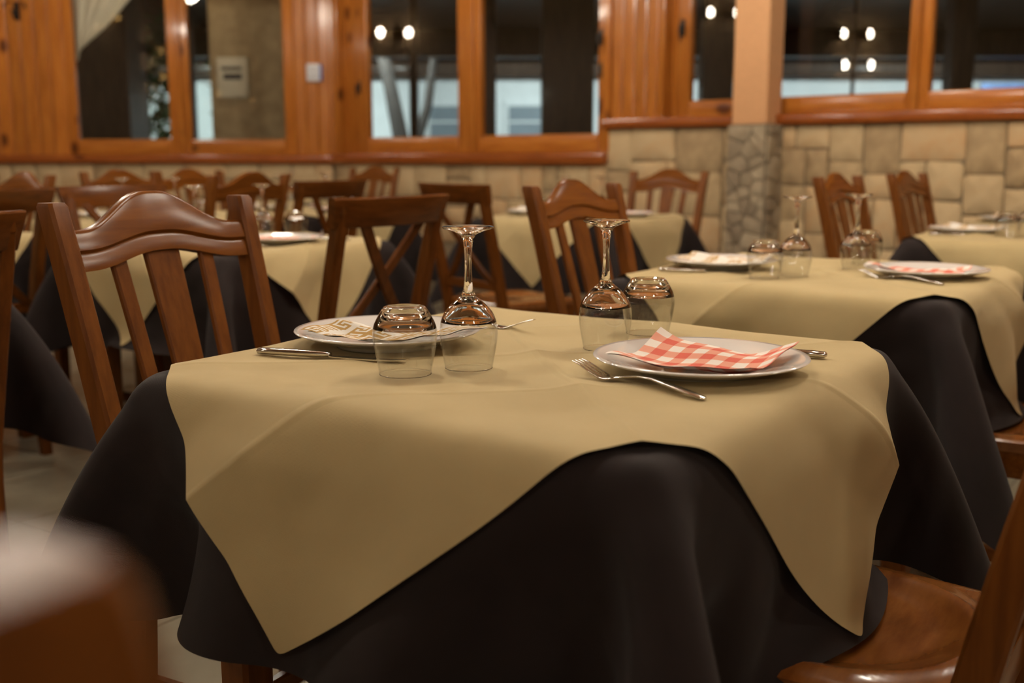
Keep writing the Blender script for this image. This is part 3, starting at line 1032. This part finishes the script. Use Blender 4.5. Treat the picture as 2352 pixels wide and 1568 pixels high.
# ------------------------------------------------------------------ chairs
SEAT_Z = .46
def seat_mesh(mat):
    n = 48
    m = MB()
    top, bot = [], []
    for j in range(n + 1):
        for i in range(n + 1):
            a, b = i / n * 2 - 1, j / n * 2 - 1
            # superellipse square with rounded corners, wider at the front
            k = 1 - .055 * (a * a * b * b)
            x = a * k * (.205 + .012 * b)
            y = b * k * .205 + .01
            r = math.hypot(x, (y + .0) * 1.02)
            tq = min(1, max(0, (.165 - r) / .045)); tq = tq * tq * (3 - 2 * tq)
            z = SEAT_Z - .011 * tq + .004 * math.exp(-((r - .172) / .014) ** 2)
            e = max(abs(a), abs(b))
            if e > .93:
                z -= .006 * ((e - .93) / .07) ** 2
            top.append((x, y, z)); bot.append((x * .97, y * .97, SEAT_Z - .028))
    N = n + 1
    ft = [(j * N + i, j * N + i + 1, (j + 1) * N + i + 1, (j + 1) * N + i) for j in range(n) for i in range(n)]
    o = len(top)
    fb = [tuple(o + q for q in reversed(f)) for f in ft]
    ring = [i for i in range(N)] + [j * N + n for j in range(1, N)] + [n * N + i for i in range(n - 1, -1, -1)] + [j * N for j in range(n - 1, 0, -1)]
    fs = [(ring[k], o + ring[k], o + ring[(k + 1) % len(ring)], ring[(k + 1) % len(ring)]) for k in range(len(ring))]
    fs = [tuple(reversed(f)) for f in fs]
    m.add(top + bot, ft + fb + fs)
    return m

def back_y(z):
    """how far the back leans: straight below the seat, bent backwards above"""
    if z < .43:
        return -.185 - .03 * (1 - z / .43) ** 2
    t = (z - .43) / .54
    return -.185 - .125 * (.12 * t * t + .88 * t)

def rear_post(sx, top, w0, x_top, mat, t):
    zs = [0, .12, .25, .38, .46, .55, .65, .75, .85, .92, top - .006, top]
    path, sz = [], []
    for z in zs:
        f = max(0, (z - .40) / .57)
        x = sx * (.185 + (x_top - .185) * f)
        path.append((x, back_y(z), z))
        s = 1.0 if z < top - .003 else .86
        sz.append(((w0 - .002 * (1 - f)) * s, (.046 - .008 * f + (.0 if z > .3 else -.008)) * s))
    MB().post(path, sz, .005).obj('rear_post', mat, t)

def under_parts(t, mv, mh, ms):
    seat_mesh(ms).obj('seat', ms, t, 60)
    for sx in (-1, 1):
        MB().post([(sx * .178, .178, 0), (sx * .178, .178, SEAT_Z - .03)], [(.030, .030), (.042, .042)], .005).obj('front_leg', mv, t)
        MB().box(sx * .18 - .010, sx * .18 + .010, -.17, .162, SEAT_Z - .085, SEAT_Z - .028, .003).obj('side_rail', mh, t)
        MB().post([(sx * .182, -.185, .20), (sx * .178, .170, .20)], [(.02, .034)] * 2, .004, 'y').obj('side_stretcher', mh, t)
    MB().box(-.162, .162, .168, .188, SEAT_Z - .085, SEAT_Z - .028, .003).obj('front_rail', mh, t)
    MB().box(-.165, .165, -.195, -.175, SEAT_Z - .085, SEAT_Z - .028, .003).obj('back_rail', mh, t)
    MB().post([(-.17, -.0, .20), (.17, -.0, .20)], [(.02, .032)] * 2, .004, 'x').obj('cross_stretcher', mh, t)

def slat_chair():
    t = thing('slat_back_chair', '', 'chair', (0, 0, 0), 0, 'slat-back wooden chairs')
    TOP = .972
    for sx in (-1, 1):
        rear_post(sx, TOP, .036, .205, 'wood_v', t)
    # crest rail: arched top, wavy moulded lower edge with a groove
    loops = []
    nS = 30
    def wave(s, lo, hi):                 # s -1..1, low at the ends, arch in the middle
        a = abs(s)
        k = .5 * (1 + math.cos(PI * min(1, max(0, (a - .06) / .80))))
        return lo + (hi - lo) * k
    for i in range(nS + 1):
        s = -1 + 2 * i / nS
        x = s * .190
        zt = wave(s, .928, .985)
        zb = wave(s, .862, .884)
        zg = zb + .030
        bow = -.012 * (1 - s * s)
        def Y(z, d):
            return back_y(z) + bow + d
        fr, bk = .013, -.012
        loops.append([(x, Y(zb, bk), zb + .003), (x, Y(zb, fr - .003), zb), (x, Y(zb, fr), zb + .004), (x, Y(zg, fr), zg - .004), (x, Y(zg, fr - .005), zg), (x, Y(zg, fr - .003), zg + .004), (x, Y(zg, fr - .001), zg + .007),
                      (x, Y(zt, fr - .002), zt - .006), (x, Y(zt, fr - .007), zt), (x, Y(zt, bk + .005), zt), (x, Y(zt, bk), zt - .005)])
    loops = [list(reversed(l)) for l in loops]
    # the groove also shows on the outer face of the back
    for l in loops:
        pass
    loops2 = []
    for i in range(nS + 1):
        s = -1 + 2 * i / nS
        x = s * .190
        zt = wave(s, .928, .985); zb = wave(s, .862, .884); zg = zb + .030
        bow = -.012 * (1 - s * s)
        def Y(z, d):
            return back_y(z) + bow + d
        loops2.append([(x, Y(zb, .012), zb + .003), (x, Y(zb, -.010), zb), (x, Y(zb, -.013), zb + .004), (x, Y(zg, -.013), zg - .004), (x, Y(zg, -.007), zg), (x, Y(zg, -.010), zg + .004), (x, Y(zg, -.011), zg + .007),
                       (x, Y(zt, -.010), zt - .006), (x, Y(zt, -.005), zt), (x, Y(zt, .008), zt), (x, Y(zt, .013), zt - .005), (x, Y(zg, .013), zg + .006), (x, Y(zg, .008), zg + .001), (x, Y(zg, .013), zg - .004)])
    MB().loft(loops2).obj('crest_rail', 'wood_h', t, 50)
    # lower back rail and three slats
    MB().post([(-.18, back_y(.545), .545), (.18, back_y(.545), .545)], [(.022, .045)] * 2, .004, 'x').obj('lower_rail', 'wood_h', t)
    for x0, x1, w0, w1 in ((-.082, -.098, .028, .031), (0, 0, .058, .076), (.082, .098, .028, .031)):
        zs = (.55, .65, .75, .84, .885)
        MB().post([(x0 + (x1 - x0) * (z - .55) / .335, back_y(z) - .012 * (1 - (x0 / .19) ** 2) * (z - .55) / .335, z) for z in zs],
                  [(w0 + (w1 - w0) * (z - .55) / .335, .013) for z in zs], .003).obj('slat', 'wood_v', t)
    under_parts(t, 'wood_v', 'wood_h', 'wood_seat')
    return t

def cross_chair():
    t = thing('cross_back_chair', '', 'chair', (0, 0, 0), 0, 'cross-back wooden chairs')
    TOP = .93
    for sx in (-1, 1):
        rear_post(sx, .905, .036, .195, 'cross_v', t)
    loops = []
    nS = 24
    for i in range(nS + 1):
        s = -1 + 2 * i / nS
        bow = .034 * s * s - .030
        zt, zb = .940, .862
        e = .010 * (1 - abs(s)) 
        ws_t, ws_b = .232, .218
        loops.append([(s * ws_b, back_y(.86) - .012 + bow, zb), (s * ws_b, back_y(.86) + .012 + bow, zb), (s * ws_b, back_y(.87) + .014 + bow, zb + .004),
                      (s * ws_t, back_y(.94) + .012 + bow, zt - .004), (s * ws_t, back_y(.94) + .008 + bow, zt), (s * ws_t, back_y(.94) - .008 + bow, zt), (s * ws_t, back_y(.94) - .012 + bow, zt - .004), (s * ws_b, back_y(.87) - .014 + bow, zb + .004)])
    MB().loft([list(l) for l in loops]).obj('crest_rail', 'cross_h', t, 45)
    for sx in (-1, 1):
        path, sz = [], []
        for k in range(11):
            q = k / 10
            z = .535 + q * .345
            x = sx * (-.170 + .30 * (q + .10 * math.sin(q * PI) * (1)) )
            x = sx * (-.172 + .300 * (q ** .8))
            path.append((x, back_y(z) + sx * .007 - .018 * q, z)); sz.append((.040, .013))
        MB().post(path, sz, .003).obj('cross_bar', 'cross_v', t)
    MB().post([(-.175, back_y(.53), .53), (.175, back_y(.53), .53)], [(.022, .036)] * 2, .004, 'x').obj('lower_rail', 'cross_h', t)
    under_parts(t, 'cross_v', 'cross_h', 'wood_seat')
    return t

SLAT, CROSS = slat_chair(), cross_chair()
used = {'s': False, 'c': False}
def chair(kind, top, facing_deg, label):
    """top: plan position of the middle of the backrest top; facing: compass of the sitter's view"""
    root = SLAT if kind == 's' else CROSS
    rz = math.radians(facing_deg - 90)
    d = back_y(.95)
    loc = (top[0] + math.sin(rz) * d, top[1] - math.cos(rz) * d, 0)
    if not used[kind]:
        used[kind] = True
        root.location = loc; root.rotation_euler = (0, 0, rz); root['label'] = label
        return root
    return copy_tree(root, loc, rz, label, root['group'])
def tside(key, u, v):
    return tpos(key, u, v)[:2]
FA, FB = -34.5, 145.5
chair('s', (-.605, 1.864), -29, 'slat-back chair with arched crest, nearest in focus at the left of the front table')
chair('s', tside('front', .735, .065), 145.5, 'slat-back chair cut by the right frame edge, glossy dished seat beside the front table')
chair('s', (.168, 2.89), -35, 'slat-back chair just behind the front table, left of the second table')
chair('s', tside('second', .74, -.02), 146, 'chair at the right frame edge whose seat and stretchers show beside the second table')
chair('s', (.82, 5.77), -124, 'slat-back chair facing the camera, just left of the stone pillar base')
chair('s', (1.25, 4.2), -37, 'slat-back chair before the stone wall, first to the right of the pillar')
chair('s', (1.80, 5.0), -39, 'narrow-looking slat-back chair before the stone wall, second to the right of the pillar')
chair('s', (-1.10, 4.62), 147, 'slat-back chair with a bright glint on its arched crest, far left row')
chair('s', (-.98, 7.84), -124, 'small slat-back chair facing the camera against the far stone wall')
chair('s', (-1.77, 6.04), -36, 'far slat-back chair below the left window mullion')
chair('s', (-2.02, 5.67), -36, 'far slat-back chair below the left pane of the left window')
chair('s', (-2.05, 4.59), -124, 'slat-back chair with arched crest at the far left frame edge')
chair('c', (-.315, 2.94), 145, 'cross-back chair in front of the table behind the near slatted chair, centre left')
chair('c', (-.243, 4.40), 39, 'cross-back chair turned at an angle left of the table beside the pillar')
chair('c', (-.82, 5.03), 146, 'far cross-back chair with pink napkins showing behind its crest')
chair('c', (-1.49, 4.09), -34, 'cross-back chair whose crest top shines white above the near slatted chair')
chair('c', (-1.69, 3.56), 146, 'cross-back chair at the left edge behind the nearest cross-back chair')
chair('c', (-1.08, 1.94), 145, 'cross-back chair cut by the left frame edge beside the left-edge table')
chair('s', (-.254, .294), 55.5, 'blurred chair corner closest to the camera at bottom left')

# ------------------------------------------------------------------ tableware
TZ = TH + .0085
def wine_glass_parts(t):
    bowl = [(.0318, .0010), (.0335, .010), (.0358, .022), (.0380, .036), (.0390, .047), (.0385, .056), (.0372, .0625)]
    m = MB().lathe(bowl, 48, caps=False)
    m.lathe([(r - .0009, z) for r, z in bowl], 48, caps=False)
    m.obj('bowl', 'glass_wall', t, 80)
    sh = [(.0372, .0626), (.0350, .0690), (.0315, .0760), (.0245, .0845), (.0165, .0915), (.0105, .0965), (.0064, .0958), (.0030, .0925), (.0003, .0915), (.006, .0905), (.0150, .0872), (.0228, .0815), (.0298, .0738), (.0336, .0680), (.0361, .0626), (.0372, .0626)]
    MB().lathe(sh, 48, caps=False).obj('shoulder', 'glass_solid', t, 70)
    MB().lathe([(.0308, .0006), (.0313, .0), (.0320, .0002), (.0322, .0010), (.0316, .0015), (.0309, .0012), (.0308, .0006)], 48, caps=False).obj('rim', 'glass_solid', t, 80)
    stem = [(.0003, .0962), (.0065, .0964), (.0104, .0969), (.0085, .100), (.0066, .106), (.0055, .116), (.0048, .130), (.0047, .146), (.0054, .160), (.0066, .170), (.0100, .1765), (.0003, .1768)]
    MB().lathe(stem, 32, caps=False).obj('stem', 'glass_solid', t, 60)
    foot = [(.0003, .1769), (.0100, .1770), (.0165, .1805), (.0260, .1838), (.0325, .1855), (.0340, .1868), (.0336, .1884), (.0300, .1890), (.0003, .1894)]
    MB().lathe(foot, 48, caps=False).obj('foot', 'glass_solid', t, 60)
def tumbler_parts(t):
    wall = [(.0338, .0010), (.0358, .012), (.0385, .026), (.0408, .039), (.0420, .050), (.0418, .056), (.0411, .0605)]
    m = MB().lathe(wall, 48, caps=False)
    m.lathe([(r - .0011, z) for r, z in wall], 48, caps=False)
    m.obj('wall', 'glass_wall', t, 80)
    base = [(.0411, .0606), (.0395, .0660), (.0370, .0715), (.0335, .0778), (.0298, .0838), (.0272, .0874), (.0255, .0886), (.0235, .0886), (.020, .0868), (.0003, .0864), ]
    base = base + [(.0003, .0785), (.018, .0780), (.0262, .0760), (.0320, .0712), (.0368, .0655), (.0398, .0606), (.0411, .0606)]
    MB().lathe(base, 48, caps=False).obj('base', 'glass_solid', t, 60)
    MB().lathe([(.0328, .0006), (.0333, .0), (.0341, .0002), (.0343, .0010), (.0337, .0015), (.0329, .0012), (.0328, .0006)], 48, caps=False).obj('rim', 'glass_solid', t, 80)
def plate_mesh():
    k = .955
    prof = [(.0003, .004), (.060, .004), (.074, .001), (.082, .0), (.084, .003), (.100, .009), (.122, .0155), (.140, .0205), (.1445, .0222), (.1460, .0238), (.1448, .0252), (.138, .0245), (.118, .0190), (.100, .0135), (.088, .0100), (.070, .0085), (.0003, .0085)]
    return MB().lathe([(r * k, z) for r, z in prof], 72, caps=False)
def plate_h(r):
    xs = [0, .07, .088, .10, .118, .138, .1448, .16]; zs = [.0085, .0085, .0100, .0135, .0190, .0245, .0252, .0252]
    return float(np.interp(r / .955, xs, zs))

def fork_parts(t):
    # handle end at -y, tines at +y, lying on its back
    def prof(y):
        return float(np.interp(y, [-.10, -.06, -.01, .025, .045, .06, .10], [.003, .009, .016, .010, .005, .006, .020]))
    ys = [-.100, -.097, -.08, -.06, -.04, -.02, 0, .015, .028, .036]
    ws = [.006, .011, .0125, .0115, .0095, .0078, .0066, .006, .0066, .010]
    MB().post([(0, y, prof(y)) for y in ys], [(w, .0028) for w in ws], .0008, 'y').obj('handle', 'steel', t, 50)
    ys2 = [.036, .042, .050, .058]
    MB().post([(0, y, prof(y)) for y in ys2], [(.010, .0024), (.018, .0022), (.0225, .0020), (.0235, .0020)], .0007, 'y').obj('neck', 'steel', t, 50)
    for k in range(4):
        x = -.0096 + k * .0064
        MB().post([(x, .056, prof(.057)), (x, .075, prof(.078)), (x * .97, .092, prof(.096)), (x * .96, .103, prof(.104) + .001)], [(.0040, .0020), (.0034, .0019), (.0028, .0017), (.0012, .001)], .0004, 'y').obj('tine', 'steel', t, 50)
def knife_parts(t):
    ys = [-.115, -.112, -.09, -.05, -.01, .0]
    MB().post([(0, y, .0055) for y in ys], [(.008, .004), (.0145, .0075), (.0150, .0085), (.0135, .0085), (.012, .0075), (.009, .005)], .002, 'y').obj('handle', 'steel', t, 50)
    loops = []
    for y, w, off in ((-.001, .009, 0), (.008, .012, .001), (.03, .0165, .002), (.07, .018, .002), (.095, .015, .0005), (.108, .008, -.003), (.112, .002, -.006)):
        loops.append([(-w / 2 + off, y, .0032), (off - w * .2, y, .0022), (w / 2 + off, y, .0024), (w / 2 + off, y, .0040), (off - w * .2, y, .0042)])
    MB().loft(loops).obj('blade', 'steel', t, 40)

def sheet(t, name, fn, nu, nv, mat, cells_fn=None, mats=None):
    m = MB()
    vs_ = [fn(i / nu, j / nv) for j in range(nv + 1) for i in range(nu + 1)]
    fs_ = [(j * (nu + 1) + i, j * (nu + 1) + i + 1, (j + 1) * (nu + 1) + i + 1, (j + 1) * (nu + 1) + i) for j in range(nv) for i in range(nu)]
    m.add(vs_, fs_)
    o = m.obj(name, mats or mat, t, 60)
    me = o.data
    uv = me.uv_layers.new(name='cloth')
    k = 0
    for pgn in me.polygons:
        for li in pgn.loop_indices:
            vi = me.loops[li].vertex_index
            uv.data[li].uv = (vi % (nu + 1) / nu, vi // (nu + 1) / nv)
    if cells_fn:
        for pgn, (i, j) in zip(me.polygons, [(i, j) for j in range(nv) for i in range(nu)]):
            pgn.material_index = cells_fn(i, j)
    return o

def quad_fn(c, lift, wav):
    """bilinear patch over four plan corners (plate frame) with height resting on the plate"""
    def fn(u, v):
        x = (c[0][0] * (1 - u) + c[1][0] * u) * (1 - v) + (c[3][0] * (1 - u) + c[2][0] * u) * v
        y = (c[0][1] * (1 - u) + c[1][1] * u) * (1 - v) + (c[3][1] * (1 - u) + c[2][1] * u) * v
        r = math.hypot(x, y)
        return (x, y, max(plate_h(r), .010) + .0022 + lift(u, v) + wav(u, v))
    return fn
# key pattern for the white napkin: one meander tile, 1 = tan
KEY = ["11111111", "10000001", "10111101", "10100101", "10110101", "10010101", "11110111", "00000000"]
def key_cell(i, j):
    return 1 if KEY[(j // 1) % 8][(i // 1) % 8] == '1' and (j // 8) % 2 == 0 or ((j // 8) % 2 == 1 and KEY[7 - j % 8][i % 8] == '1') else 0
def napkin_red(t, variant):
    if variant == 0:
        c = [(-.129, -.058), (-.039, .095), (.132, .012), (.035, -.130)]
        lift = lambda u, v: .003 + .024 * u * u * (1 - v) ** 2 + .012 * u * v ** 3 + .006 * (1 - u) * (1 - v)
        wav = lambda u, v: .0028 * math.sin(u * 9 + v * 2.) + .0016 * math.sin(v * 12 + u * 3)
    else:
        c = [(-.155, -.02), (-.04, .085), (.12, .03), (.03, -.09)]
        lift = lambda u, v: .003 + .022 * max(0, .4 - abs(u - .35)) * (1 - v)
        wav = lambda u, v: .004 * math.sin(u * 10 + v * 3) + .002 * math.sin(v * 11)
    f0 = quad_fn(c, lift, wav)
    sheet(t, 'top_layer', f0, 40, 30, 'gingham')
    f1 = quad_fn([(x * .985, y * .985 - .0015) for x, y in c], lambda u, v: lift(u, v) - .0012, wav)
    sheet(t, 'under_layer', f1, 40, 30, 'gingham')
def napkin_white(t, variant):
    c = [(-.118, -.07), (-.01, .0), (.152, -.078), (.03, -.134)] if variant == 0 else [(-.12, -.05), (-.02, .06), (.15, .0), (.03, -.10)]
    lift = lambda u, v: .003 + .026 * max(0, 1 - abs(u - .45) / .5) * (1 - v) ** 1.2 + .010 * u * u
    wav = lambda u, v: .0018 * math.sin(u * 14 + v * 4) + .0012 * math.sin(v * 19)
    f0 = quad_fn(c, lift, wav)
    sheet(t, 'top_layer', f0, 48, 40, 'paper', key_cell, ['paper', 'paper_key'])
    f1 = quad_fn([(x * .97 + .006, y * .97 - .004) for x, y in c], lambda u, v: lift(u, v) - .0012, wav)
    sheet(t, 'under_layer', f1, 30, 20, 'paper')

BUILD = {}
def place_item(kind, name, builder, label, cat, group, loc, rz):
    if kind not in BUILD:
        t = thing(name, label, cat, loc, rz, group)
        builder(t)
        BUILD[kind] = t
        return t
    return copy_tree(BUILD[kind], loc, rz, label, group)

def setting(key, cutlery=True, jitter=0., var=0, only=None):
    desc = TABLES[key][1]
    on = ' on ' + desc
    r = random.Random(hash(key) % 1000 if False else len(key) * 7 + int(abs(TABLES[key][0][0]) * 100))
    J = lambda a: a + r.uniform(-jitter, jitter)
    def L(u, v):
        return tpos(key, J(u), J(v), TZ)
    pr = L(.244, .016); pw = L(-.238, -.045)
    for p, nm, lb in ((pr, 'red', 'white plate under red checked napkin'), (pw, 'white', 'white plate under tan-patterned napkin')):
        place_item('plate', 'dinner_plate', lambda t: plate_mesh().obj('dish', 'plate', t, 70), lb + on, 'plate', 'white dinner plates', p, r.uniform(0, 6))
    place_item('nap_r%d' % var, 'napkin', lambda t: napkin_red(t, var), 'folded red and white checked napkin' + on, 'napkin', 'napkins on plates', pr, .0)
    place_item('nap_w%d' % var, 'napkin', lambda t: napkin_white(t, var), 'folded white napkin, tan key pattern,' + on, 'napkin', 'napkins on plates', pw, .0)
    for (u, v), lb in (((-.026, -.126), 'upturned wine glass by the tan-patterned napkin'), ((.050, .107), 'upturned wine glass by the red napkin')):
        place_item('wine', 'wine_glass', wine_glass_parts, lb + on, 'wine glass', 'upturned wine glasses', L(u, v), r.uniform(0, 6))
    for (u, v), lb in (((-.069, -.206), 'upturned tumbler by the tan-patterned napkin'), ((.036, .269), 'upturned tumbler by the red napkin')):
        place_item('tumbler', 'tumbler', tumbler_parts, lb + on, 'glass', 'upturned tumblers', L(u, v), r.uniform(0, 6))
    if cutlery:
        place_item('fork', 'fork', fork_parts, 'steel fork on the red napkin side' + on, 'fork', 'forks', tpos(key, .225, -.118, TZ + .001), PHI + PI / 2 - .22)
        place_item('knife', 'knife', knife_parts, 'steel knife on the red napkin side' + on, 'knife', 'knives', tpos(key, .235, .190, TZ + .001), PHI + PI / 2 + .12)
        place_item('fork', 'fork', fork_parts, 'steel fork on the white napkin side' + on, 'fork', 'forks', tpos(key, -.215, .150, TZ + .001), PHI - PI / 2 + .1)
        place_item('knife', 'knife', knife_parts, 'steel knife on the white napkin side' + on, 'knife', 'knives', tpos(key, -.222, -.185, TZ + .001), PHI - PI / 2 + .30)

setting('front')
setting('second', jitter=.006, var=1)
setting('left', jitter=.01, var=1)
setting('right', jitter=.01, var=1)
for k in ('pillar', 'rightfar', 'rowa', 'rowb', 'back', 'corner'):
    setting(k, cutlery=False, jitter=.012, var=1)

scene.cycles.max_bounces = 8
scene.cycles.diffuse_bounces = 3
scene.cycles.glossy_bounces = 4
scene.cycles.use_adaptive_sampling = True
scene.cycles.adaptive_threshold = .09
scene.cycles.adaptive_min_samples = 16
scene.cycles.transparent_max_bounces = 16
scene.cycles.transmission_bounces = 8
scene.cycles.sample_clamp_indirect = 6.0
scene.cycles.use_denoising = True
